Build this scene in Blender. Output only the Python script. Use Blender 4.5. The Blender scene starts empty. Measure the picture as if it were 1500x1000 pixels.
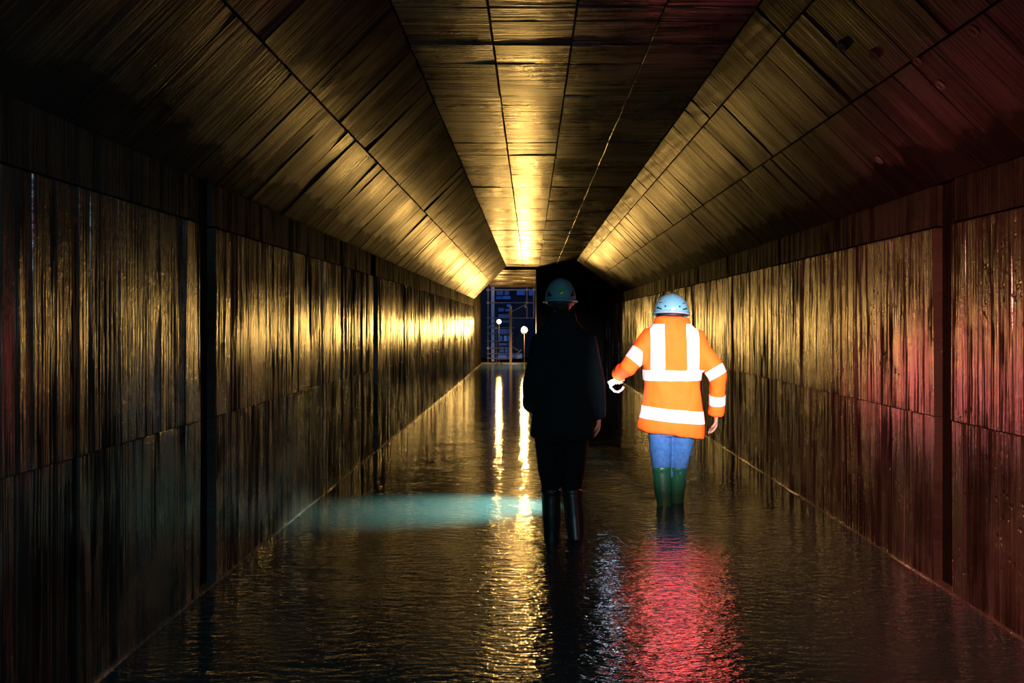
import bpy, bmesh, math, random
from mathutils import Vector, Matrix, noise
random.seed(11)
SC = bpy.context.scene
COL = SC.collection
F, CX, CY, CAMZ = 1250.0, 778.0, 474.0, 1.45      # focal length in pixels of the 1500x1000 frame, vanishing point, eye height
R = random.uniform

# ------------------------------------------------------------------ camera, world, lamps, exposure
cam = bpy.data.cameras.new('camera'); cam.sensor_width = 36; cam.lens = F*36/1500
cam.shift_x = -28/1500; cam.shift_y = -26/1500; cam.clip_end = 200
co = bpy.data.objects.new('camera', cam); co.location = (0, 0, CAMZ); co.rotation_euler = (math.pi/2, 0, 0)
COL.objects.link(co); SC.camera = co
SC.view_settings.view_transform = 'Standard'; SC.view_settings.look = 'None'
SC.view_settings.gamma = 1; SC.view_settings.use_curve_mapping = False
SC.view_settings.exposure = 0.0
SC.cycles.use_denoising = True
SC.cycles.max_bounces = 8
w = bpy.data.worlds.new('night_sky'); SC.world = w; w.use_nodes = True
w.node_tree.nodes['Background'].inputs[0].default_value = (.06, .125, .33, 1)
w.node_tree.nodes['Background'].inputs[1].default_value = 1.0

def light(name, kind, loc, energy, color, radius=.05, target=None, angle=None, blend=.5):
    l = bpy.data.lights.new(name, kind); l.energy = energy; l.color = color; l.shadow_soft_size = radius
    o = bpy.data.objects.new(name, l); o.location = loc; COL.objects.link(o)
    if target is not None:
        o.rotation_euler = (Vector(target)-Vector(loc)).to_track_quat('-Z', 'Y').to_euler()
    if angle: l.spot_size = math.radians(angle); l.spot_blend = blend
    return o
WARM = (1.0, .56, .13)
LAMP_A = ((768-CX)/F*28.5, 28.5, CAMZ-(483-CY)/F*28.5)
LAMP_B = ((731-CX)/F*30.3, 30.3, CAMZ-(471-CY)/F*30.3)
light('work_lamp_light', 'POINT', (LAMP_A[0], LAMP_A[1]-.16, LAMP_A[2]), 760, WARM, .07)
light('small_lamp_light', 'POINT', (LAMP_B[0], LAMP_B[1]-.13, LAMP_B[2]), 170, WARM, .05)
# head lamp of a companion standing right of the camera: a narrow beam on the walker in orange, and an added weak cool fill beside the camera
light('head_lamp_beam', 'SPOT', (1.30, .1, 1.85), 4700, (.86, .93, 1.0), .03, (1.13, 6.84, 1.02), 16.0, 1.0)
light('added_cool_fill', 'SPOT', (-.2, .1, 1.62), 155, (.40, .80, 1.0), .05, (-.9, 6.5, 1.0), 85, .9)
# the companion's red lamp, set high to spare the end wall: a beam along the walker's jacket, red spill over the right wall and an added stray glow round about
light('red_lamp_beam', 'SPOT', (1.30, .2, 2.45), 17000, (1.0, .05, .06), .04, (1.13, 6.84, 1.03), 8.8, .6)
light('red_lamp_spill', 'SPOT', (.1, .3, 2.1), 1900, (1.0, .27, .20), .06, (2.26, 4.5, .95), 50, 1.0)
light('added_red_glow', 'POINT', (.9, .4, 2.0), 11, (1.0, .16, .22), .06)
# the hook lamp in the walker's hand lights the water beside him
light('hook_lamp_beam', 'SPOT', (.67, 6.95, .86), 2700, (.72, 1.0, .90), .04, (-.40, 6.74, -.02), 50, 1.0)
light('hook_lamp_glow', 'POINT', (.64, 6.93, .88), 3, (.45, .75, 1.0), .03)

# ------------------------------------------------------------------ helpers
def link(name, me, parent=None, mat=None, smooth=False):
    o = bpy.data.objects.new(name, me); COL.objects.link(o)
    if parent is not None: o.parent = parent
    if mat is not None and len(me.materials) == 0: me.materials.append(mat)
    if smooth:
        me.polygons.foreach_set('use_smooth', [True]*len(me.polygons))
    return o
def from_bm(name, bm, parent=None, mat=None, smooth=False):
    bmesh.ops.recalc_face_normals(bm, faces=bm.faces)
    me = bpy.data.meshes.new(name); bm.to_mesh(me); bm.free()
    return link(name, me, parent, mat, smooth)
def tag(o, label=None, cat=None, group=None, kind=None):
    for k, v in (('label', label), ('category', cat), ('group', group), ('kind', kind)):
        if v: o[k] = v
    return o
def empty(name, loc):
    o = bpy.data.objects.new(name, None); o.location = loc; o.empty_display_size = .1; COL.objects.link(o); return o
def px(x, y, d):                                   # the point seen at a place of the photograph, d metres down the tunnel
    return Vector(((x-CX)/F*d, d, CAMZ-(y-CY)/F*d))
def box(bm, lo, hi, bev=0):
    m = Matrix.Translation((Vector(lo)+Vector(hi))/2) @ Matrix.Diagonal([abs(hi[i]-lo[i]) for i in range(3)]+[1])
    r = bmesh.ops.create_cube(bm, size=1, matrix=m)
    if bev:
        es = {e for v in r['verts'] for e in v.link_edges}
        bmesh.ops.bevel(bm, geom=list(es), offset=bev, segments=1, affect='EDGES', profile=.5)
def tube(bm, pts, rads, n=10, caps=True, flat=1.0, up=None):
    pts = [Vector(p) for p in pts]
    if not hasattr(rads, '__len__'): rads = [rads]*len(pts)
    rings = []; prev = None
    for i, p in enumerate(pts):
        t = (pts[min(i+1, len(pts)-1)]-pts[max(i-1, 0)]).normalized()
        if prev is None:
            a = Vector(up) if up else (Vector((0, 0, 1)) if abs(t.z) < .9 else Vector((0, 1, 0)))
            u = (a - t*a.dot(t)).normalized()
        else:
            u = (prev - t*prev.dot(t)).normalized()
        prev = u; v = t.cross(u); r = rads[i]
        ru, rv = r if hasattr(r, '__len__') else (r*flat, r)
        rings.append([bm.verts.new(p+u*(ru*math.cos(2*math.pi*k/n))+v*(rv*math.sin(2*math.pi*k/n))) for k in range(n)])
    for a, b in zip(rings, rings[1:]):
        for k in range(n): bm.faces.new((a[k], a[(k+1) % n], b[(k+1) % n], b[k]))
    if caps: bm.faces.new(rings[0][::-1]); bm.faces.new(rings[-1])
def ell(bm, c, r, rot=None, seg=16):
    m = Matrix.Translation(c) @ (rot.to_4x4() if rot else Matrix()) @ Matrix.Diagonal((r[0], r[1], r[2], 1))
    bmesh.ops.create_uvsphere(bm, u_segments=seg, v_segments=seg//2+2, radius=1, matrix=m)
def rings_loft(bm, secs, n=28, sq=2.4):
    """secs: (z, cx, cy, rx, ry, slant)"""
    rings = []
    for z, cx, cy, rx, ry, sl in secs:
        ring = []
        for k in range(n):
            a = 2*math.pi*k/n; c, s = math.cos(a), math.sin(a)
            x = rx*math.copysign(abs(c)**(2/sq), c); y = ry*math.copysign(abs(s)**(2/sq), s)
            ring.append(bm.verts.new((cx+x, cy+y, z+sl*x)))
        rings.append(ring)
    for a, b in zip(rings, rings[1:]):
        for k in range(n): bm.faces.new((a[k], a[(k+1) % n], b[(k+1) % n], b[k]))
    bm.faces.new(rings[0][::-1]); bm.faces.new(rings[-1])
def fuse(bm, voxel, it=6, fac=.5):
    """melt overlapping closed shapes into one continuous surface"""
    bmesh.ops.recalc_face_normals(bm, faces=bm.faces)
    me = bpy.data.meshes.new('t'); bm.to_mesh(me); bm.free()
    o = bpy.data.objects.new('t', me); COL.objects.link(o)
    m = o.modifiers.new('r', 'REMESH'); m.mode = 'VOXEL'; m.voxel_size = voxel
    s = o.modifiers.new('s', 'SMOOTH'); s.iterations = it; s.factor = fac
    dg = bpy.context.evaluated_depsgraph_get()
    out = bpy.data.meshes.new_from_object(o.evaluated_get(dg))
    bpy.data.objects.remove(o); bpy.data.meshes.remove(me)
    return out

# ------------------------------------------------------------------ materials
def mat_new(name):
    m = bpy.data.materials.new(name); m.use_nodes = True
    nt = m.node_tree; b = nt.nodes['Principled BSDF']
    return m, nt, b
def nd(nt, t, **kw):
    n = nt.nodes.new(t)
    for k, v in kw.items(): setattr(n, k, v)
    return n
def mth(nt, op, a, b=None, clamp=False):
    n = nd(nt, 'ShaderNodeMath', operation=op); n.use_clamp = clamp
    for i, v in enumerate((a, b)):
        if v is None: continue
        if isinstance(v, (int, float)): n.inputs[i].default_value = v
        else: nt.links.new(v, n.inputs[i])
    return n.outputs[0]
def ramp(nt, fac, stops):
    n = nd(nt, 'ShaderNodeValToRGB'); e = n.color_ramp.elements
    while len(e) < len(stops): e.new(.5)
    for el, (p, c) in zip(e, stops):
        el.position = p; el.color = c if hasattr(c, '__len__') else (c, c, c, 1)
    nt.links.new(fac, n.inputs[0]); return n.outputs[0]
def tex_noise(nt, vec, scale, detail=4, rough=.55):
    n = nd(nt, 'ShaderNodeTexNoise'); n.inputs['Scale'].default_value = scale
    n.inputs['Detail'].default_value = detail; n.inputs['Roughness'].default_value = rough
    nt.links.new(vec, n.inputs['Vector']); return n.outputs['Fac']
def combine(nt, *xs):
    n = nd(nt, 'ShaderNodeCombineXYZ')
    for i, x in enumerate(xs):
        if isinstance(x, (int, float)): n.inputs[i].default_value = x
        else: nt.links.new(x, n.inputs[i])
    return n.outputs[0]
def plain(name, col, rough=.5, metal=0, spec=.5, bump=None):
    m, nt, b = mat_new(name)
    b.inputs['Base Color'].default_value = (*col, 1); b.inputs['Roughness'].default_value = rough
    b.inputs['Metallic'].default_value = metal; b.inputs['Specular IOR Level'].default_value = spec
    tc = nd(nt, 'ShaderNodeTexCoord')
    sc_, st, vr = bump or (40, .1, .18)
    f = tex_noise(nt, tc.outputs['Object'], sc_, 3)
    mx = nd(nt, 'ShaderNodeMixRGB', blend_type='MULTIPLY'); mx.inputs[0].default_value = 1
    mx.inputs[1].default_value = (*col, 1)
    nt.links.new(ramp(nt, f, ((.3, 1-vr), (.7, 1.0))), mx.inputs[2]); nt.links.new(mx.outputs[0], b.inputs['Base Color'])
    bp = nd(nt, 'ShaderNodeBump'); bp.inputs['Strength'].default_value = st; bp.inputs['Distance'].default_value = .004
    nt.links.new(f, bp.inputs['Height']); nt.links.new(bp.outputs[0], b.inputs['Normal'])
    return m
def glow(name, col, strength):
    m, nt, b = mat_new(name)
    b.inputs['Base Color'].default_value = (.8, .8, .8, 1)
    b.inputs['Emission Color'].default_value = (*col, 1); b.inputs['Emission Strength'].default_value = strength
    return m
def concrete(name, mode, dark=(.005, .004, .003), lite=(.034, .027, .020), spec=1.5, r0=.15, r1=.36, bumpd=.0085, pits=0.0, stain=None, dry=0.0, freq=75.0, gritw=.42):
    """wet board-marked concrete, its grain running along the boards: up the wall, up the haunch or across the ceiling"""
    m, nt, b = mat_new(name)
    g = nd(nt, 'ShaderNodeNewGeometry'); s = nd(nt, 'ShaderNodeSeparateXYZ'); nt.links.new(g.outputs['Position'], s.inputs[0])
    X, Y, Z = s.outputs
    if mode == 'wall': L, N_ = Z, X
    elif mode == 'ceil': L, N_ = X, Z
    elif mode == 'hl': L, N_ = mth(nt, 'MULTIPLY', mth(nt, 'ADD', X, Z), .7), mth(nt, 'SUBTRACT', X, Z)
    else: L, N_ = mth(nt, 'MULTIPLY', mth(nt, 'SUBTRACT', Z, X), .7), mth(nt, 'ADD', X, Z)
    oi = nd(nt, 'ShaderNodeObjectInfo')
    sh = mth(nt, 'MULTIPLY', oi.outputs['Random'], 7.0)
    v1 = combine(nt, mth(nt, 'MULTIPLY', Y, freq), mth(nt, 'ADD', mth(nt, 'MULTIPLY', L, 1.3), sh), 0.0)
    v2 = combine(nt, mth(nt, 'MULTIPLY', Y, 9.0), mth(nt, 'MULTIPLY', L, .9), sh)
    v3 = combine(nt, Y, L, mth(nt, 'MULTIPLY', N_, .3))
    fine = tex_noise(nt, v1, 1.0, 3); mid = tex_noise(nt, v2, 1.0, 3); blot = tex_noise(nt, v3, 1.3, 6, .62)
    grit = tex_noise(nt, v3, 34, 4, .6)
    # colour: wood-grain streaks and blotches, each board a little different
    c = mth(nt, 'ADD', mth(nt, 'MULTIPLY', blot, .9), mth(nt, 'MULTIPLY', mid, .5))
    c = mth(nt, 'ADD', c, mth(nt, 'MULTIPLY', grit, .25)); c = mth(nt, 'ADD', c, mth(nt, 'MULTIPLY', oi.outputs['Random'], .18))
    nt.links.new(ramp(nt, c, ((.62, (*dark, 1)), (1.12 if False else 1.0, (*lite, 1)))), b.inputs['Base Color'])
    rr = mth(nt, 'ADD', mth(nt, 'MULTIPLY', blot, .75), mth(nt, 'MULTIPLY', fine, .35))
    nt.links.new(ramp(nt, rr, ((.38, r0), (.78, r1))), b.inputs['Roughness'])
    wet = mth(nt, 'ADD', mth(nt, 'MULTIPLY', blot, .34), mth(nt, 'ADD', mth(nt, 'MULTIPLY', mid, .44), mth(nt, 'MULTIPLY', fine, .60)))
    sp = ramp(nt, wet, ((.655, spec*dry), (.78, spec)))
    if stain is not None:                            # rough ragged strip along the foot of the haunch
        e = mth(nt, 'SUBTRACT', mth(nt, 'SUBTRACT', L, stain), mth(nt, 'MULTIPLY', tex_noise(nt, v3, 3.2, 5, .65), .55))
        keep = ramp(nt, mth(nt, 'ADD', e, .5), ((.42, .12), (.47, 1.0)))
        sp = mth(nt, 'MULTIPLY', sp, keep)
    nt.links.new(sp, b.inputs['Specular IOR Level'])
    h = mth(nt, 'ADD', mth(nt, 'MULTIPLY', fine, .6), mth(nt, 'MULTIPLY', mid, 1.0))
    h = mth(nt, 'ADD', h, mth(nt, 'MULTIPLY', grit, gritw))
    if pits:
        vo = nd(nt, 'ShaderNodeTexVoronoi'); vo.inputs['Scale'].default_value = 19
        nt.links.new(v3, vo.inputs['Vector'])
        hole = ramp(nt, vo.outputs['Distance'], ((.12, 0.0), (.30, 1.0)))
        where = ramp(nt, tex_noise(nt, v3, 1.9, 3), ((.48, 1.0), (.58, 0.0)))
        h = mth(nt, 'ADD', h, mth(nt, 'MULTIPLY', mth(nt, 'MAXIMUM', hole, where), pits))
    bp = nd(nt, 'ShaderNodeBump'); bp.inputs['Strength'].default_value = .9; bp.inputs['Distance'].default_value = bumpd
    nt.links.new(h, bp.inputs['Height']); nt.links.new(bp.outputs[0], b.inputs['Normal'])
    return m
M_WALL = concrete('board_marked_concrete', 'wall')
M_WALLR = concrete('pitted_board_marked_concrete', 'wall', pits=1.5)
M_CEIL = concrete('ceiling_concrete', 'ceil', bumpd=.009, spec=1.2, dry=.08, r0=.20, r1=.42, freq=40, gritw=.2)
M_HL = concrete('left_haunch_concrete', 'hl', r0=.26, r1=.5, bumpd=.005, spec=.11, lite=(.012, .010, .008), dry=.2, stain=.315, gritw=.2)
M_HR = concrete('right_haunch_concrete', 'hr', r0=.26, r1=.5, bumpd=.005, spec=.05, lite=(.012, .010, .008), dry=.2, stain=-.028, gritw=.2)
M_RAW = concrete('dark_raw_concrete', 'wall', dark=(.003, .0025, .002), lite=(.010, .008, .007), spec=.03, r0=.6, r1=.9, bumpd=.02)
M_BAND = concrete('shaded_rough_band_concrete', 'wall', dark=(.006, .005, .004), lite=(.022, .018, .014), spec=.12, r0=.5, r1=.85)  # darkened for the shade under the haunch and on the unlit end wall

# ------------------------------------------------------------------ the tunnel
XL, XR, ZW, ZC = -1.77, 2.26, 2.22, 3.22            # wall faces, wall top, ceiling
CL, CR = -.77, 1.26                                  # ceiling edges
JOINTS = [-.1, 4.78, 9.58, 14.46, 19.30, 24.20, 26.5]
DEEP = .05
bed = bmesh.new(); box(bed, (-2.3, -7, -.46), (2.8, 31.2, -.16))
tag(from_bm('floor', bed, None, M_RAW), kind='structure')

class Face:                                          # a flat side of the tunnel: u runs down the tunnel, v across, n into the room
    def __init__(s, o, v, n): s.o, s.v, s.n = Vector(o), Vector(v).normalized(), Vector(n).normalized()
    def at(s, u, v, n): return s.o + Vector((0, u, 0)) + s.v*v + s.n*n
def piece(bm, f, u0, u1, v0, v1, h=0.0, tu=0.0, tv=0.0, cham=.006, nv=4, wob=.0016):
    """one board or slab of the lining: gently uneven face, chamfered rim, sides running back into the wall"""
    us = [u0, u0+cham, u1-cham, u1]
    vs = [v0, v0+cham] + [v0+cham+(v1-v0-2*cham)*k/nv for k in range(1, nv)] + [v1-cham, v1]
    g = []
    for i, u in enumerate(us):
        row = []
        for j, v in enumerate(vs):
            n = h + tu*((u-u0)/(u1-u0)-.5) + tv*((v-v0)/(v1-v0)-.5) + R(-wob, wob)
            if i in (0, 3) or j in (0, len(vs)-1): n -= cham*.8
            row.append(bm.verts.new(f.at(u, v, n)))
        g.append(row)
    for i in range(3):
        for j in range(len(vs)-1):
            bm.faces.new((g[i][j], g[i+1][j], g[i+1][j+1], g[i][j+1]))
    rim = [(i, 0) for i in range(4)] + [(3, j) for j in range(1, len(vs))] + [(i, len(vs)-1) for i in (2, 1, 0)] + [(0, j) for j in range(len(vs)-2, 0, -1)]
    low = []
    for i, j in rim:
        low.append(bm.verts.new(f.at(us[i], vs[j], -DEEP-.004)))
    k = len(rim)
    for a in range(k):
        p, q = rim[a], rim[(a+1) % k]
        bm.faces.new((g[p[0]][p[1]], g[q[0]][q[1]], low[(a+1) % k], low[a]))
def slab(f, u0, u1, v0, v1, name, parent, mat, t=.28):
    bm = bmesh.new()
    P = [f.at(u, v, n) for n in (-DEEP, -DEEP-t) for u, v in ((u0, v0), (u1, v0), (u1, v1), (u0, v1))]
    V = [bm.verts.new(p) for p in P]
    for q in ((0, 1, 2, 3), (7, 6, 5, 4), (0, 4, 5, 1), (1, 5, 6, 2), (2, 6, 7, 3), (3, 7, 4, 0)): bm.faces.new([V[i] for i in q])
    return from_bm(name, bm, parent, mat)
def cuts(a, b, lo, hi):
    out = [a]
    while out[-1] < b-hi: out.append(out[-1]+R(lo, hi))
    if b-out[-1] < lo*.6 and len(out) > 1: out.pop()
    out.append(b); return out

def build_wall(name, f, mat, gaps, amp):
    root = slab(f, -7, 31.2, -.46, ZW+.35, name, None, M_RAW)
    tag(root, kind='structure')
    for k in range(6):
        y0, y1 = JOINTS[k]+gaps[k][1], JOINTS[k+1]-gaps[k+1][0]
        if k == 0: y0 = 1.2
        top = bmesh.new()
        for a, b in zip(*(lambda c: (c, c[1:]))(cuts(y0, y1, .7, 1.6))):
            piece(top, f, a+.002, b-.002, 2.0, ZW+.02, h=-.022+R(-.003, .003), tu=R(-.006, .006), cham=.004)
        panel = from_bm('panel', top, root, M_BAND)
        near = k <= 1
        bulk = None if near else bmesh.new()
        u = cuts(y0, y1, .07, .17)
        wave = [0]
        for _ in u: wave.append(max(-1, min(1, wave[-1]*.4+R(-.9, .9))))
        for i, (a, b) in enumerate(zip(u, u[1:])):
            for v0, v1 in ((-.2, .9285), (.9315, 1.985)):
                bm = bmesh.new() if near else bulk
                piece(bm, f, a+.0015, b-.0015, v0, v1, h=wave[i]*amp+R(-.0015, .0015), tu=R(-1, 1)*amp*2.2, tv=R(-.004, .004), cham=.003, nv=5)
                if near: from_bm('board', bm, panel, mat)
        if bulk is not None:
            tag(from_bm('board', bulk, panel, mat), kind='stuff')
    return root
fl = Face((XL, 0, 0), (0, 0, 1), (1, 0, 0)); fr = Face((XR, 0, 0), (0, 0, 1), (-1, 0, 0))
GL = [(0, 0), (.20, .01), (.01, .28), (.03, .02), (.03, .02), (.03, .02), (0, 0)]
GR = [(0, 0), (.19, .01), (.03, .03), (.03, .02), (.03, .02), (.03, .02), (0, 0)]
wl = build_wall('wall_left', fl, M_WALL, GL, .0034)
wr = build_wall('wall_right', fr, M_WALLR, GR, .0034)

def build_haunch(name, f, mat, rows, width):
    root = slab(f, -7, 26.5, -.12, 1.414+.12, name, None, M_RAW); tag(root, kind='structure')
    js = [1.0] + JOINTS[1:]
    for k in range(6):
        y0, y1 = js[k]+.012, js[k+1]-.012
        y1 = min(y1, 26.5)
        for v0, v1, lo, hi in rows:
            u = cuts(y0, y1, lo, hi)
            bulk = None if k <= 2 else bmesh.new()
            for a, b in zip(u, u[1:]):
                bm = bmesh.new() if bulk is None else bulk
                piece(bm, f, a+.002, b-.002, v0+.003, v1-.003, h=R(-.0028, .0028), tu=R(-.006, .006), tv=R(-.006, .006), cham=.004, nv=4)
                if bulk is None: from_bm('panel', bm, root, mat)
            if bulk is not None: tag(from_bm('panel', bulk, root, mat), kind='stuff')
    return root
s2 = math.sqrt(.5)
fhl = Face((XL, 0, ZW), (s2, 0, s2), (s2, 0, -s2)); fhr = Face((XR, 0, ZW), (-s2, 0, s2), (-s2, 0, -s2))
hl = build_haunch('wall_left_haunch', fhl, M_HL, ((0, .75, .2, .5), (.75, 1.41, .22, .55)), 1.41)
hr = build_haunch('wall_right_haunch', fhr, M_HR, ((0, .66, .2, .5), (.66, 1.20, .22, .5), (1.20, 1.41, .3, .9)), 1.41)

fc = Face((CL, 0, ZC), (1, 0, 0), (0, 0, -1))
ceil = slab(fc, -7, 26.5, -.2, CR-CL+.2, 'ceiling', None, M_RAW); tag(ceil, kind='structure')
ROWS = [1.6, 2.5, 3.3, 4.1, 4.75, 4.99, 5.40, 5.82, 6.64, 7.45, 8.38, 8.95, 9.56]
while ROWS[-1] < 26: ROWS.append(ROWS[-1]+random.choice((.45, .6, .8, .95)))
ROWS[-1] = 26.49
COLS = [0, .53, 1.027, 1.52, 2.03]
for i, (a, b) in enumerate(zip(ROWS, ROWS[1:])):
    g0 = .015 if any(abs(a-j) < .2 for j in JOINTS) else .003
    h = R(-.004, .004); tu = R(-.010, .010)
    for c0, c1 in zip(COLS, COLS[1:]):
        bm = bmesh.new()
        piece(bm, fc, a+g0, b-.003, c0+.003, c1-.003, h=h+R(-.003, .003), tu=tu+R(-.006, .006), tv=R(-.006, .006), cham=.005, nv=4)
        from_bm('panel', bm, ceil, M_CEIL)

# unseen wall added behind the camera so no sky light leaks into the tunnel
bm = bmesh.new(); box(bm, (-2.4, -7.3, -.5), (2.9, -7, 3.8)); tag(from_bm('wall_back_sky_block', bm, None, M_RAW), kind='structure')
# thick concrete wall closing the right of the far end, its inner edge lit by the lamp
bm = bmesh.new(); box(bm, (.158, 26.7, -.16), (2.3, 31.2, 3.5), .01)
tag(from_bm('wall_end', bm, None, M_BAND), kind='structure')
# sloping soffit over the outlet
bm = bmesh.new()
prof = [(26.53, 3.20), (30.2, 2.80), (30.2, 3.6), (26.53, 3.6)]
A = [bm.verts.new((-1.9, y, z)) for y, z in prof]; B = [bm.verts.new((.6, y, z)) for y, z in prof]
bm.faces.new(A); bm.faces.new(B[::-1])
for i in range(4): bm.faces.new((A[i], A[(i+1) % 4], B[(i+1) % 4], B[i]))
sof = tag(from_bm('ceiling_outlet', bm, None, M_RAW), kind='structure')
sl = Vector((0, 30.2-26.53, 2.80-3.20)).normalized()
class Slope(Face):
    def at(s, u, v, n): return s.o + sl*u + s.v*v + s.n*n
fs = Slope((-1.45, 26.53, 3.20-.06), (1, 0, 0), (0, sl.z, -sl.y))
u = cuts(.04, 3.66, .4, .7)
for a, b in zip(u, u[1:]):
    bm = bmesh.new(); piece(bm, fs, a+.006, b-.006, 0, 1.6, h=R(-.01, .01), tu=R(-.03, .03)); from_bm('panel', bm, sof, M_CEIL)

# kicker along the foot of each wall: a ragged little ledge just out of the water
M_KICK = concrete('wet_pale_kicker_concrete', 'wall', dark=(.02, .017, .013), lite=(.08, .065, .05), spec=.8, dry=.5)
def kicker(name, xw, s):
    bm = bmesh.new(); prev = None; n = 220
    for i in range(n+1):
        y = 1.5+(31.0-1.5)*(i/n)**1.35
        wdt = .014+.014*noise.noise((y*1.3, s*5, 0))+R(-.004, .004); z = .004+.014*noise.noise((y*1.9, 9, s))
        P = [(xw-s*.04, y, z+.012), (xw+s*wdt*.7, y, z+.006), (xw+s*wdt, y, z-.006), (xw+s*(wdt+.01), y, -.15), (xw-s*.04, y, -.15)]
        ring = [bm.verts.new(p) for p in P]
        if prev:
            for k in range(5): bm.faces.new((prev[k], prev[(k+1) % 5], ring[(k+1) % 5], ring[k]))
        else: bm.faces.new(ring)
        prev = ring
    bm.faces.new(prev[::-1])
    return tag(from_bm(name, bm, None, M_KICK), kind='structure')
kicker('trim_1', XL, 1); kicker('trim_2', XR, -1)

# formwork tie holes in the right haunch
M_HOLE = plain('tie_hole_mortar', (.06, .045, .04), .8)
M_DARKHOLE = plain('dark_hole_shade', (.02, .012, .01), .8)  # dark disc standing in for the shade inside the hole
def tie_hole(f, x, y, parent):
    d = Vector(((x-CX)/F, 1, -(y-CY)/F)); o = Vector((0, 0, CAMZ))
    t = (f.o-o).dot(f.n)/d.dot(f.n); p = o+d*t+f.n*.006
    q = f.n.to_track_quat('Z', 'Y').to_matrix().to_4x4()
    bm = bmesh.new(); M = Matrix.Translation(p) @ q
    for r0, r1, z0, z1 in ((.030, .046, .004, .002),):
        n = 18; c = []
        for rr, zz in ((.012, -.010), (.014, .004), (.019, .005), (.026, -.006)):
            c.append([bm.verts.new(M @ Vector((rr*math.cos(2*math.pi*k/n)*(1+R(-.1, .1)), rr*1.25*math.sin(2*math.pi*k/n), zz))) for k in range(n)])
        for a, b in zip(c, c[1:]):
            for k in range(n): bm.faces.new((a[k], a[(k+1) % n], b[(k+1) % n], b[k]))
    o = from_bm('tie_hole', bm, parent, M_HOLE)
    bm = bmesh.new(); bmesh.ops.create_cone(bm, segments=14, radius1=.0125, radius2=.0125, depth=.006, cap_ends=True, matrix=M @ Matrix.Translation((0, 0, -.006)))
    from_bm('hole_shade', bm, o, M_DARKHOLE)
for x, y in ((1345, 90), (1378, 125), (1288, 234), (1427, 45), (1233, 68), (1280, 80)): tie_hole(fhr, x, y, hr)

# ------------------------------------------------------------------ water
def water_mat():
    m, nt, b = mat_new('turbid_water')
    g = nd(nt, 'ShaderNodeNewGeometry'); s = nd(nt, 'ShaderNodeSeparateXYZ'); nt.links.new(g.outputs['Position'], s.inputs[0])
    X, Y, Z = s.outputs
    b.inputs['Base Color'].default_value = (.013, .027, .026, 1)
    b.inputs['IOR'].default_value = 1.33; b.inputs['Specular IOR Level'].default_value = .5
    b.inputs['Roughness'].default_value = .06
    # wake behind the walkers: steep ripples up to where they wade, a calmer stretch beyond
    wake = ramp(nt, mth(nt, 'DIVIDE', Y, 10.0), ((.55, 1.0), (.74, .0)))
    wob = tex_noise(nt, combine(nt, mth(nt, 'MULTIPLY', X, .8), mth(nt, 'MULTIPLY', Y, .8), 0.0), 1.0, 2)
    v = combine(nt, mth(nt, 'MULTIPLY', X, 8.5), mth(nt, 'ADD', mth(nt, 'MULTIPLY', Y, 26.0), mth(nt, 'MULTIPLY', wob, 9.0)), 0.0)
    v2 = combine(nt, mth(nt, 'MULTIPLY', X, 17.0), mth(nt, 'MULTIPLY', Y, 38.0), 3.0)
    v3 = combine(nt, mth(nt, 'MULTIPLY', X, 2.2), mth(nt, 'MULTIPLY', Y, 5.0), 0.0)
    a = mth(nt, 'MULTIPLY', tex_noise(nt, v, 1.0, 3), .44); c = mth(nt, 'MULTIPLY', tex_noise(nt, v2, 1.0, 2), .20)
    calm = mth(nt, 'MULTIPLY', tex_noise(nt, v3, 1.0, 2), .022)
    calm = mth(nt, 'ADD', calm, mth(nt, 'MULTIPLY', tex_noise(nt, v2, .6, 2), .15))
    h = mth(nt, 'ADD', mth(nt, 'MULTIPLY', mth(nt, 'ADD', a, c), wake), calm)
    bp = nd(nt, 'ShaderNodeBump'); bp.inputs['Strength'].default_value = 1.0; bp.inputs['Distance'].default_value = .022
    nt.links.new(h, bp.inputs['Height']); nt.links.new(bp.outputs[0], b.inputs['Normal'])
    return m
bm = bmesh.new()
nx, ny = 40, 300
grid = [[bm.verts.new((XL-.06+(XR-XL+.12)*i/nx, -6.9+(31.1+6.9)*j/ny,
        .004*noise.noise((i*.25, j*.4, 0)))) for i in range(nx+1)] for j in range(ny+1)]
for j in range(ny):
    for i in range(nx): bm.faces.new((grid[j][i], grid[j][i+1], grid[j+1][i+1], grid[j+1][i]))
wt = from_bm('water', bm, None, water_mat(), True)
tag(wt, 'dark rippled water flooding the tunnel floor', kind='structure')

# ------------------------------------------------------------------ beyond the outlet: sill, yard, scaffold, building
M_SILL = concrete('sill_concrete', 'ceil', lite=(.2, .17, .13))
bm = bmesh.new(); box(bm, (-1.9, 31.05, -.3), (.3, 31.45, .03), .012); tag(from_bm('trim_3', bm, None, M_SILL), kind='structure')
bm = bmesh.new(); box(bm, (-8, 31.45, -.3), (8, 45, -.03)); tag(from_bm('floor_yard', bm, None, M_RAW), kind='structure')
M_FAC = plain('dark_facade_render', (.035, .035, .045), .8)
M_BLUE = plain('blue_dusk_pane', (.20, .42, .95), .25)  # on panes, the reflected dusk sky put into the base colour
M_PALE = plain('pale_blue_board', (.26, .36, .62), .6)
M_FRAME = plain('dark_window_frame', (.02, .02, .025), .5)
M_STEEL = plain('galvanised_tube', (.30, .28, .28), .40, .4)
M_PAINT = plain('grey_blue_steel', (.75, .80, .88), .5)  # paled to stand in for sky light on the column
M_WOOD = plain('rough_timber', (.50, .34, .16), .7)
D = 37.0
bld = empty('building', (px(745, 474, D).x, D, -.03))
def wpart(name, bm, mat, parent):
    o = from_bm(name, bm, None, mat); o.parent = parent; o.matrix_parent_inverse = Matrix.Translation(-parent.location) if parent.parent is None else Matrix()
    return o
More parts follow.
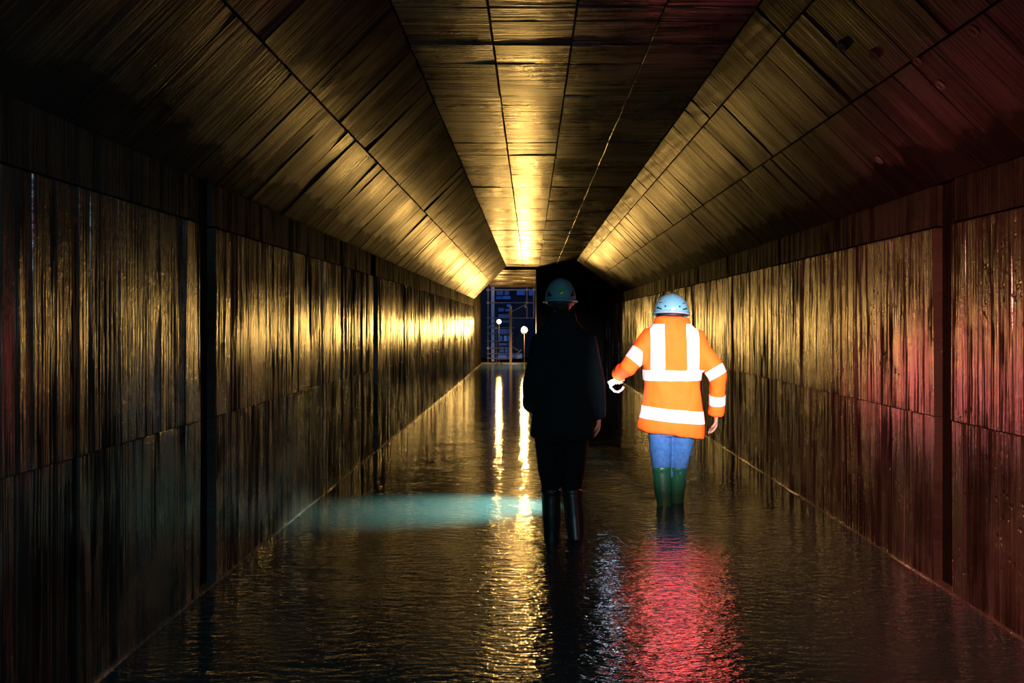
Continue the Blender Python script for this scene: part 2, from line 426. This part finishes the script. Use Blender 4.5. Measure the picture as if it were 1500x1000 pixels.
def rect(x0, y0, x1, y1, d, t):
    a, b = px(x0, y1, d), px(x1, y0, d); return (a.x, d, a.z), (b.x, d+t, b.z)
bm = bmesh.new(); box(bm, (-7, D+.12, -.03), (6, D+.5, 9)); bwall = wpart('facade_wall', bm, M_FAC, bld)
panes = [(757, 424.5, 769, 432, 1), (774.5, 425.5, 780.5, 432.5, 1), (739, 426, 745.5, 432, 0), (727, 426, 737, 432, 0),
         (736, 433.5, 748, 438, 1), (727, 434, 735, 438, 0), (742.5, 445.5, 748.5, 449.5, 1), (740, 452, 748, 456, 0), (730, 451, 738, 456, 0)]
for x0, y0, x1, y1, lit in panes:  # lit only picks the bluer colour, no pane glows
    bm = bmesh.new(); lo, hi = rect(x0-.7, y0-.7, x1+.7, y1+.7, D, .1); box(bm, lo, hi); fr_ = wpart('window', bm, M_FRAME, bld)
    bm = bmesh.new(); lo, hi = rect(x0, y0, x1, y1, D-.03, .05); box(bm, lo, hi)
    o = from_bm('pane', bm, None, M_BLUE if lit else M_PALE); o.parent = fr_; o.matrix_parent_inverse = Matrix.Translation(-bld.location)
    o.matrix_parent_inverse = Matrix()
tag(bld, 'dark building front with small blue windows seen through the tunnel outlet', 'building')

# stacked blue boards standing behind the scaffold
D2 = 35.0
stk = [(729, 482, 747, 490), (730, 491.5, 736, 500.5), (738, 491.5, 746, 500.5), (731, 502.5, 746, 506), (732, 508, 738.5, 516), (740, 508, 746, 516),
       (729, 518.5, 765, 524), (727, 525.5, 746, 529.5), (730, 460, 746, 465), (731, 468.5, 747, 472.5)]
rk = empty('board_rack', (px(738, 474, D2).x, D2, -.03))
for i, (x0, y0, x1, y1) in enumerate(stk):
    bm = bmesh.new(); lo, hi = rect(x0, y0, x1, y1, D2+R(0, .06), .06); box(bm, lo, hi, .008)
    wpart('board', bm, M_BLUE if i in (6, 2, 5) else M_PALE, rk)
bm = bmesh.new(); lo, hi = rect(728.6, 456, 729.6, 534, D2+.08, .06); box(bm, lo, hi); lo, hi = rect(746.5, 456, 747.5, 534, D2+.08, .06); box(bm, lo, hi)
lo, hi = rect(728.6, 517.5, 765, 518.3, D2+.08, .06); box(bm, lo, hi); lo, hi = rect(764, 517, 765, 534, D2+.08, .06); box(bm, lo, hi)
wpart('frame', bm, M_FRAME, rk)
tag(rk, 'rack of blue boards and panels standing behind the scaffold', 'rack')

# scaffold across the outlet
D3 = 32.6
sc_ = empty('scaffold', (px(748, 474, D3).x, D3, -.03))
def pole(name, a, b, r, mat, parent, d=D3, d2=None):
    bm = bmesh.new(); tube(bm, [px(*a, d), px(*b, d2 or d)], r, 8); return wpart(name, bm, mat, parent)
for x, y0, y1, r in ((715, 412, 530.5, .024), (772, 410, 467, .03), (782, 410, 466, .028), (727, 466, 530.5, .024)):
    o = pole('standard', (x, y0), (x, y1), r, M_STEEL, sc_, D3+.1)
for y, x0, x1 in ((424.3, 712, 781.5), (443.3, 713.5, 781.5), (465.8, 713, 784), (469.4, 731, 752), (480, 713, 754), (488.6, 713, 752), (499.5, 713, 752), (510, 713, 752), (517.8, 713, 764), (524.6, 713, 764)):
    pole('ledger', (x0, y), (x1, y), .022, M_STEEL, sc_, D3-.05)
for a, b in (((741.5, 461), (770.5, 445.5)), ((746.5, 505), (762, 515.5)), ((754, 524), (764, 512)), ((727, 470), (715, 480))):
    pole('brace', a, b, .022, M_STEEL, sc_, D3-.14)
for x, y in ((772, 443.3), (715, 443.3), (715, 424.3), (772, 424.3), (782, 424.3), (727, 480), (715, 510), (770, 449)):
    bm = bmesh.new(); p = px(x, y, D3-.06); box(bm, p-Vector((.05, .05, .05)), p+Vector((.05, .05, .05)), .012); wpart('coupler', bm, M_STEEL, sc_)
tag(sc_, 'steel tube scaffold standing outside the tunnel outlet', 'scaffold')

# steel column and timber post
bm = bmesh.new(); a, b = px(719.6, 531, 33.5), px(724, 405, 33.5)
for lo, hi in (((a.x, 33.5, -.03), (b.x, 33.53, b.z)), ((a.x, 33.67, -.03), (b.x, 33.7, b.z)), (((a.x+b.x)/2-.012, 33.53, -.03), ((a.x+b.x)/2+.012, 33.67, b.z))): box(bm, lo, hi)
tag(from_bm('steel_column', bm, None, M_PAINT), 'pale blue steel column left of the scaffold ladder', 'column')
bm = bmesh.new(); a, b = px(746.3, 531, 31.9), px(750, 448, 31.9); box(bm, (a.x, 31.9, -.03), (b.x, 31.99, b.z), .006)
tag(from_bm('timber_post', bm, None, M_WOOD), 'orange-lit timber post between the two work lamps', 'post')

# work lamps
M_BULB = glow('warm_lamp_glass', (1, .66, .28), 60)
M_BULB2 = glow('warm_small_lamp_glass', (1, .66, .28), 24)
M_CASE = plain('lamp_housing', (.02, .018, .016), .5)
def work_lamp(loc, r, glass, label, foot):
    loc = Vector(loc); t = empty('work_lamp', (loc.x, loc.y, foot))
    bm = bmesh.new(); ell(bm, loc+Vector((0, -.02, 0)), (r, r*.5, r), seg=20); wpart('glass', bm, glass, t)
    bm = bmesh.new(); tube(bm, [loc+Vector((0, y, 0)) for y in (0, .04, .12, .15)], [r*1.02, r*1.02, r*.7, r*.35], 18); wpart('housing', bm, M_CASE, t)
    bm = bmesh.new(); tube(bm, [loc+Vector((-r*.72, .10, 0)), loc+Vector((-r*.72, .10, -r*1.3)), loc+Vector((r*.72, .10, -r*1.3)), loc+Vector((r*.72, .10, 0))], .010, 8); wpart('bracket', bm, M_CASE, t)
    bm = bmesh.new(); tube(bm, [(loc.x, loc.y+.06, loc.z-r*1.3), (loc.x, loc.y+.06, foot+.02)], r*.10, 10); wpart('pole', bm, M_CASE, t)
    for k in range(3):
        a = 2.1*k+.5; bm = bmesh.new(); tube(bm, [(loc.x, loc.y+.06, foot+.28), (loc.x+.3*math.cos(a), loc.y+.06+.3*math.sin(a), foot+.012)], .010, 8); wpart('leg', bm, M_CASE, t)
    return tag(t, label, 'lamp')
work_lamp(LAMP_A, .105, M_BULB, 'large dazzling work lamp on a stand in the outlet, right of the timber post', -.16)
work_lamp(LAMP_B, .075, M_BULB2, 'small glowing work lamp left of the timber post', -.16)

# ------------------------------------------------------------------ the two walkers
FLOORZ = -.16
M_SKIN = plain('skin', (.45, .27, .19), .55)
M_HAIR = plain('dark_hair', (.02, .014, .01), .6)
M_EYE = plain('eye', (.6, .6, .6), .2)
M_ORANGE = plain('orange_high_visibility_fabric', (.95, .15, .012), .75, 0, .2, (14, .25, .12))
M_REFL = plain('silver_reflective_tape', (.90, .86, .92), .45, 0, .4, (60, .1, .08))
M_JEANS = plain('blue_denim', (.05, .16, .42), .85, 0, .2, (30, .25, .35))
M_GREEN = plain('green_rubber_boot', (.012, .10, .05), .35)
M_BLACK = plain('black_coat_fabric', (.008, .013, .016), .9, 0, .1, (16, .25, .3))
M_BLACKT = plain('black_trouser_fabric', (.008, .010, .012), .9, 0, .1, (16, .25, .3))
M_BOOTK = plain('black_rubber_boot', (.010, .012, .014), .35)
M_HELM1 = plain('pale_blue_helmet_plastic', (.26, .56, .72), .35)
M_HELM2 = plain('teal_lit_helmet_plastic', (.12, .32, .36), .4)  # dim teal light on the helmet put into its base colour
M_VENT = plain('dark_vent', (.012, .02, .022), .6)
M_KNOB = plain('green_helmet_knob', (.10, .35, .06), .4)
M_STICK = plain('white_reflective_dot', (.9, .95, .9), .3)

class Person:
    def __init__(s, loc, label):
        s.root = empty('person', (loc[0], loc[1], FLOORZ)); tag(s.root, label, 'person')
    def add(s, name, me_or_bm, mat, parent=None, smooth=True):
        me = me_or_bm
        if isinstance(me, bmesh.types.BMesh):
            bmesh.ops.recalc_face_normals(me, faces=me.faces)
            b = me; me = bpy.data.meshes.new(name); b.to_mesh(me); b.free()
        me.transform(Matrix.Translation((0, 0, -FLOORZ)))
        me.materials.clear(); return link(name, me, parent or s.root, mat, smooth)

def hand(bm, W, D_, N_, curl, side):
    D_ = Vector(D_).normalized(); N_ = (Vector(N_)-D_*Vector(N_).dot(D_)).normalized(); S = D_.cross(N_)*side; W = Vector(W)
    tube(bm, [W-D_*.03, W, W+D_*.03, W+D_*.07, W+D_*.095], [(.021, .027), (.019, .028), (.016, .038), (.015, .042), (.010, .038)], 12, up=N_)
    for i, (o, ln) in enumerate(((-.031, .064), (-.010, .076), (.011, .071), (.031, .055))):
        p = W+D_*.078+S*o; a = .15; pts = [W+D_*.05+S*o*.8, p]
        for f in (.45, .32, .27):
            a += curl
            p = p + (D_*math.cos(a)+N_*math.sin(a))*ln*f*1.25 + S*o*.06; pts.append(p)
        tube(bm, pts, [.009, .0098, .0092, .0085, .007], 8)
    p0 = W+D_*.02-S*.025
    tube(bm, [p0, p0+D_*.03-S*.026+N_*.012, p0+D_*.055-S*.03+N_*.03, p0+D_*.072-S*.02+N_*.045], [.013, .0115, .0105, .008], 8)

def body(J, hands, turn=0.0):
    bm = bmesh.new()
    hx, hy, hz = J['head']                                 # head centre
    ell(bm, (hx, hy-.005, hz+.015), (.074, .094, .105)); ell(bm, (hx, hy+.022, hz-.05), (.056, .066, .07))
    tube(bm, [(hx, hy+.085, hz+.03), (hx, hy+.108, hz-.012), (hx, hy+.098, hz-.026)], [.008, .014, .010], 8)      # nose
    tube(bm, [(hx-.022, hy+.083, hz-.062), (hx, hy+.092, hz-.060), (hx+.022, hy+.083, hz-.062)], [.004, .008, .004], 8)  # lips
    for s in (-1, 1):
        ell(bm, (hx+s*.077, hy-.005, hz-.005), (.009, .018, .030))
        tube(bm, [(hx+s*.012, hy+.090, hz+.030), (hx+s*.045, hy+.080, hz+.028)], .008, 6)                          # brow
    nb = Vector(J['neck'])
    tube(bm, [nb+Vector((0, -.01, -.06)), nb, (hx, hy-.012, hz-.07), (hx, hy-.01, hz-.02)], [.07, .058, .054, .05], 14)
    p = J['pelvis']
    rings_loft(bm, [(p[2]-.08, p[0], p[1], .13, .09, 0), (p[2]+.06, p[0], p[1], .15, .10, 0), (p[2]+.22, p[0], p[1], .125, .088, 0),
                    (p[2]+.42, nb.x*.6+p[0]*.4, p[1], .15, .098, 0), (nb.z-.10, nb.x, nb.y, .165, .085, 0), (nb.z-.03, nb.x, nb.y, .10, .065, 0)], 20, 2.2)
    for s in 'LR':
        sh, el, wr_ = (Vector(J[k+s]) for k in ('sh', 'el', 'wr'))
        tube(bm, [nb+(sh-nb)*.45, sh, sh.lerp(el, .5), el, el.lerp(wr_, .35), wr_], [.05, .052, .045, .038, .038, .025], 12)
        hip, kn, an = (Vector(J[k+s]) for k in ('hip', 'kn', 'an'))
        tube(bm, [hip+Vector((0, 0, .05)), hip, hip.lerp(kn, .5), kn, kn.lerp(an, .35), an, an+Vector((0, 0, -.05))], [.07, .078, .066, .05, .048, .033, .034], 12)
        an = an+Vector((0, 0, -.03)); t = J['toe'+s]
        tube(bm, [an+Vector((0, -.045, -.015)), an+Vector((0, .03, -.01)), an+Vector((t*.06, .13, -.025)), an+Vector((t*.1, .17, -.03))], [.028, .036, .028, .016], 10)
        hand(bm, wr_, *hands[s])
    return fuse(bm, .0062, 3, .4)

def helmet(P, c, dims, mat, tilt):
    """hard hat: dome with a rolled rim, short peak in front, centre ridge"""
    a, b, h = dims; bm = bmesh.new(); n = 40; rings = []
    prof = [(t, 0) for t in (.06, .25, .5, .75, 1.0, 1.25, 1.45, 1.57)]
    for t, _ in prof:
        ring = []
        for k in range(n):
            f = 2*math.pi*k/n; st = math.sin(t)**.9; ridge = 1+.035*math.exp(-(math.cos(f)/.22)**2)*math.cos(t)
            ring.append(bm.verts.new((a*st*math.cos(f), b*st*math.sin(f), h*math.cos(t)*ridge)))
        rings.append(ring)
    for dr, dz, pk in ((.010, -.004, .035), (.014, -.012, .045), (.006, -.016, .040), (-.006, -.010, 0.0), (-.012, .02, 0.0)):
        ring = []
        for k in range(n):
            f = 2*math.pi*k/n; e = dr+pk*max(0, math.sin(f))**3
            ring.append(bm.verts.new(((a+e*.9)*math.cos(f), (b+e)*math.sin(f), dz-.010*max(0, math.sin(f))**3)))
        rings.append(ring)
    for r0, r1 in zip(rings, rings[1:]):
        for k in range(n): bm.faces.new((r0[k], r0[(k+1) % n], r1[(k+1) % n], r1[k]))
    bm.faces.new(rings[0])
    M = Matrix.Translation(c) @ Matrix.Rotation(tilt[2], 4, 'Z') @ Matrix.Rotation(tilt[0], 4, 'X') @ Matrix.Rotation(tilt[1], 4, 'Y')
    bm.transform(M); o = P.add('helmet', bm, mat)
    def spot(name, poly, mt, off=.004, thick=.005, par=None):
        bm = bmesh.new(); F_, B_ = [], []
        for x, z in poly:
            q = max(.02, 1-(x/a)**2-(z/h)**2); p = Vector((x, -b*math.sqrt(q), z)); nn = Vector((p.x/a**2, p.y/b**2, p.z/h**2)).normalized()
            F_.append(bm.verts.new(M @ (p+nn*off))); B_.append(bm.verts.new(M @ (p-nn*thick)))
        bm.faces.new(F_); bm.faces.new(B_[::-1])
        for k in range(len(poly)): bm.faces.new((F_[k], F_[(k+1) % len(poly)], B_[(k+1) % len(poly)], B_[k]))
        return P.add(name, bm, mt, o, False)
    return o, spot

def circ(x, z, r, n=16): return [(x+r*math.cos(2*math.pi*k/n), z+r*math.sin(2*math.pi*k/n)) for k in range(n)]
def wrinkle(me, amp, sx, sz, seed):
    me.calc_loop_triangles()
    for v in me.vertices:
        c = v.co; n = noise.noise((c.x*sx+seed, c.y*sx, c.z*sz)) + .5*noise.noise((c.x*sx*2.3, c.y*sx*2.3+seed, c.z*sz*2.1+c.x*6))
        v.co = c + v.normal*(n*amp)
    me.update()
def strip(me, planes, name, P, par, mat, off=.004):
    """a tape on a garment: the cloth between cutting planes, raised and given thickness"""
    bm = bmesh.new(); bm.from_mesh(me)
    for co_, no in planes:
        g = bm.verts[:]+bm.edges[:]+bm.faces[:]
        bmesh.ops.bisect_plane(bm, geom=g, plane_co=co_, plane_no=no, clear_outer=True)
    bm.normal_update()
    if not bm.faces: bm.free(); return None
    for v in bm.verts: v.co += v.normal*off
    o = P.add(name, bm, mat, par)
    s = o.modifiers.new('thick', 'SOLIDIFY'); s.thickness = .004; s.offset = -1
    return o
def boots(P, J, s, top, mat, r=.062):
    bm = bmesh.new(); kn, an = Vector(J['kn'+s]), Vector(J['an'+s]); t = J['toe'+s]
    k = (top-an.z)/(kn.z-an.z); tp = an.lerp(kn, k)
    tube(bm, [tp, tp.lerp(an, .08), tp.lerp(an, .1), tp.lerp(an, .5), tp.lerp(an, .85), an+Vector((0, -.005, -.03))], [r+.006, r+.006, r, r*.97, r*.80, r*.82], 16)
    a = an+Vector((0, 0, -.035))
    tube(bm, [a+Vector((0, -.065, -.012)), a+Vector((0, -.03, -.008)), a+Vector((t*.03, .06, -.008)), a+Vector((t*.08, .15, -.018)), a+Vector((t*.12, .20, -.024))], [(.032, .036), (.044, .044), (.042, .046), (.032, .048), (.018, .03)], 14, up=(0, 0, 1))
    o = P.add('boot', fuse(bm, .008, 4), mat)
    bm = bmesh.new(); 
    pts = [(0, -.085), (.035, -.07), (.042, -.01), (.038, .06), (.05, .12), (.04, .19), (0, .215), (-.04, .19), (-.05, .12), (-.038, .06), (-.042, -.01), (-.035, -.07)]
    lo = [bm.verts.new((a.x+x+t*max(0, y)*.6, a.y+y, a.z-.045)) for x, y in pts]; hi = [bm.verts.new((a.x+x*1.03+t*max(0, y)*.6, a.y+y*1.02, a.z-.022)) for x, y in pts]
    bm.faces.new(lo); bm.faces.new(hi[::-1])
    for i in range(len(pts)): bm.faces.new((lo[i], lo[(i+1) % 12], hi[(i+1) % 12], hi[i]))
    P.add('sole', bm, M_BOOTK, o, False)
def trousers(P, J, low, mat, rt, rk):
    bm = bmesh.new(); p = J['pelvis']
    rings_loft(bm, [(p[2]-.10, p[0], p[1], .155, .115, 0), (p[2], p[0], p[1], .19, .125, 0), (p[2]+.12, p[0], p[1], .18, .12, 0), (p[2]+.2, p[0], p[1], .165, .11, 0)], 24, 2.3)
    for s in 'LR':
        hip, kn, an = (Vector(J[k+s]) for k in ('hip', 'kn', 'an'))
        e = kn.lerp(an, (kn.z-low)/(kn.z-an.z))
        tube(bm, [hip+Vector((0, 0, .06)), hip, hip.lerp(kn, .5), kn, e], [rt, rt, rt*.9, rk, rk*.93], 18)
    me = fuse(bm, .011, 5); wrinkle(me, .006, 9, 5, 3.1); return P.add('trousers', me, mat)
def extras(P, J, hair=True):
    hx, hy, hz = J['head']
    bm = bmesh.new(); ell(bm, (hx, hy-.03, hz-.01), (.080, .080, .085)); P.add('hair', bm, M_HAIR)
    for s in (-1, 1):
        bm = bmesh.new(); ell(bm, (hx+s*.030, hy+.076, hz+.012), (.012, .010, .010), seg=12); P.add('eye', bm, M_EYE)

# --- walker in the orange jacket
A_ = Person((1.13, 6.84), 'person in pale hard hat, orange reflective jacket and jeans wading with a glowing lamp')
J = dict(head=(0, .02, 1.545), neck=(0, -.005, 1.43), pelvis=(0, 0, .66), shL=(-.170, 0, 1.335), elL=(-.365, -.03, 1.095), wrL=(-.415, .16, 1.035),
         shR=(.185, 0, 1.325), elR=(.358, -.05, 1.03), wrR=(.358, .03, .715), hipL=(-.098, 0, .62), hipR=(.098, 0, .62), knL=(-.085, .0, .28), knR=(.055, .07, .28),
         anL=(-.058, -.02, -.075), anR=(.048, .12, -.075), toeL=-.3, toeR=.2)
A_.add('body', body(J, dict(L=((-.1, 1, -.35), (.5, .3, -1), .95, 1), R=((.0, .12, -1), (-1, 0, 0), .32, 1))), M_SKIN)
extras(A_, J)
trousers(A_, J, .20, M_JEANS, .098, .074)
for s in 'LR': boots(A_, J, s, .31, M_GREEN, .074)
bm = bmesh.new()
rings_loft(bm, [(.565, -.004, 0, .268, .165, -.16), (.60, -.004, 0, .268, .165, -.15), (.75, 0, 0, .245, .155, -.06), (.95, 0, 0, .225, .148, 0), (1.15, 0, 0, .232, .150, 0),
                (1.27, 0, 0, .228, .14, 0), (1.35, 0, -.005, .215, .125, 0), (1.40, 0, -.01, .190, .115, 0), (1.44, 0, -.01, .158, .110, 0), (1.46, 0, -.01, .150, .112, 0), (1.505, 0, -.01, .146, .118, 0)], 32, 2.3)
for s, rr in (('L', (.09, .088, .082, .074, .066, .062)), ('R', (.09, .09, .084, .078, .07, .064))):
    sh, el, wr_ = (Vector(J[k+s]) for k in ('sh', 'el', 'wr'))
    tube(bm, [sh+Vector((-sh.x*.4, 0, -.02)), sh, sh.lerp(el, .5), el, el.lerp(wr_, .5), wr_], rr, 18)
jm = fuse(bm, .012, 12); wrinkle(jm, .018, 6, 4, 0.7)
raw = jm.copy()
jk = A_.add('jacket', jm, M_ORANGE)
def zb(z0, z1, sl=0.0):
    n = Vector((-sl, 0, 1)).normalized(); return [((0, 0, z1), n), ((0, 0, z0), -n)]
def xb(x0, x1): return [((x1, 0, 0), (1, 0, 0)), ((x0, 0, 0), (-1, 0, 0))]
def T(planes): return [(Vector(c), Vector(n)) for c, n in planes]
strip(raw, T(zb(1.00, 1.082)+xb(-.238, .246)), 'reflective_band', A_, jk, M_REFL)
strip(raw, T(zb(.675, .775, -.10)+xb(-.30, .262)), 'reflective_band', A_, jk, M_REFL)
for x0, x1 in ((-.185, -.078), (.095, .20)): strip(raw, T(xb(x0, x1)+[((0, 0, 1.084), (0, 0, -1)), ((0, 0, 1.448), (0, 0, 1))]), 'reflective_band', A_, jk, M_REFL)
def armband(a, b, f0, f1, side):
    a, b = Vector(J[a]), Vector(J[b]); d = (b-a).normalized()
    pl = [(a.lerp(b, f1), d), (a.lerp(b, f0), -d), ((.25*side, 0, 0), (-side, 0, 0))]
    return strip(raw, T(pl), 'sleeve_band', A_, jk, M_REFL)
armband('shL', 'elL', .45, .78, -1); armband('shR', 'elR', .78, 1.0, 1); armband('elR', 'wrR', .48, .72, 1)
h1, spot = helmet(A_, (-.004, .015, 1.535), (.140, .158, .156), M_HELM1, (-.10, .03, -.10))
for s in (-1, 1):
    spot('vent', [(s*.105, .072), (s*.055, .030), (s*.048, .040), (s*.085, .074)], M_VENT)
    spot('vent', [(s*.118, .026), (s*.085, .012), (s*.080, .019), (s*.112, .038)], M_VENT)
spot('rear_knob', circ(0, .016, .014), M_STICK, .012)
bm = bmesh.new(); rings_loft(bm, [(1.505, -.004, 0, .098, .108, 0), (1.535, -.004, .005, .112, .128, 0)], 28, 2.0); A_.add('headband', bm, M_VENT, h1)

# lamp in the left hand; tube and added hook shaped after its light trail
hl_ = empty('hook_lamp', (1.13-.43, 6.84+.22, .94))
o0 = Vector((1.13, 6.84, 0))
M_TUBE = glow('white_lamp_tube', (.75, .95, 1.0), 7.0)
M_HOOK = plain('white_plastic_hook', (.75, .85, .85), .35)
bm = bmesh.new(); p1, p2 = o0+Vector((-.392, .235, 1.008)), o0+Vector((-.478, .205, .955))
tube(bm, [p1.lerp(p2, t) for t in (-.05, 0, .9, 1.0)], [.009, .016, .016, .010], 14); wpart('light_tube', bm, M_TUBE, hl_)
bm = bmesh.new(); d = (p2-p1).normalized()
tube(bm, [p2-d*.03, p2+d*.006], [.026, .027], 16); wpart('collar', bm, M_HOOK, hl_)
bm = bmesh.new(); tube(bm, [p2, o0+Vector((-.474, .2, .925)), o0+Vector((-.44, .2, .892)), o0+Vector((-.41, .2, .888)), o0+Vector((-.382, .2, .905)), o0+Vector((-.366, .2, .93))], [.010, .009, .009, .009, .009, .008], 12); wpart('hook', bm, M_HOOK, hl_)
tag(hl_, 'glowing white lamp with an added hook in the left hand of the walker in orange', 'lamp')

# --- walker in the black coat
B_ = Person((.222, 5.90), 'person in long black coat and teal-lit helmet wading left of the orange jacket')
J = dict(head=(-.015, .02, 1.615), neck=(-.01, 0, 1.48), pelvis=(-.01, 0, .74), shL=(-.155, 0, 1.32), elL=(-.222, -.06, 1.03), wrL=(-.225, .10, .86),
         shR=(.160, 0, 1.325), elR=(.215, -.05, 1.03), wrR=(.245, .02, .80), hipL=(-.105, 0, .68), hipR=(.085, 0, .68), knL=(-.085, .06, .34), knR=(.06, .0, .33),
         anL=(-.075, .03, -.075), anR=(.085, -.14, -.055), toeL=-.2, toeR=.35)
B_.add('body', body(J, dict(L=((.1, .5, -.85), (1, .3, .1), .6, -1), R=((0, .2, -1), (-1, 0, 0), .32, 1))), M_SKIN)
extras(B_, J)
trousers(B_, J, .18, M_BLACKT, .098, .070)
for s in 'LR': boots(B_, J, s, .30, M_BOOTK, .068)
bm = bmesh.new()
rings_loft(bm, [(.665, -.005, 0, .225, .165, 0), (.70, -.005, 0, .225, .165, 0), (.86, 0, 0, .215, .16, 0), (1.05, 0, 0, .20, .14, 0), (1.22, 0, 0, .22, .142, 0),
                (1.33, 0, 0, .205, .130, 0), (1.39, 0, 0, .185, .118, 0), (1.435, -.005, -.005, .145, .105, 0), (1.48, -.012, -.012, .108, .10, 0), (1.535, -.014, -.015, .105, .105, 0)], 32, 2.3)
for s in 'LR':
    sh, el, wr_ = (Vector(J[k+s]) for k in ('sh', 'el', 'wr'))
    tube(bm, [sh+Vector((-sh.x*.4, 0, -.02)), sh, sh.lerp(el, .5), el, el.lerp(wr_, .5), wr_], (.082, .08, .07, .066, .06, .056), 18)
cm = fuse(bm, .012, 14); wrinkle(cm, .012, 8, 4, 4.4); ck = B_.add('coat', cm, M_BLACK)
h2, spot = helmet(B_, (-.018, .015, 1.612), (.108, .142, .152), M_HELM2, (-.06, 0, 0))
for s in (-1, 1): spot('vent', [(s*.082, .062), (s*.090, .020), (s*.058, .018)], M_VENT)
spot('rear_knob', circ(.002, .045, .021), M_KNOB, .010)
spot('sticker', [(-.004, .024), (.012, .036), (.014, .044), (.004, .040), (-.006, .032)], M_STICK, .013)
bm = bmesh.new(); rings_loft(bm, [(1.575, -.016, .0, .088, .105, 0), (1.615, -.017, .005, .098, .125, 0)], 28, 2.0); B_.add('headband', bm, M_VENT, h2)
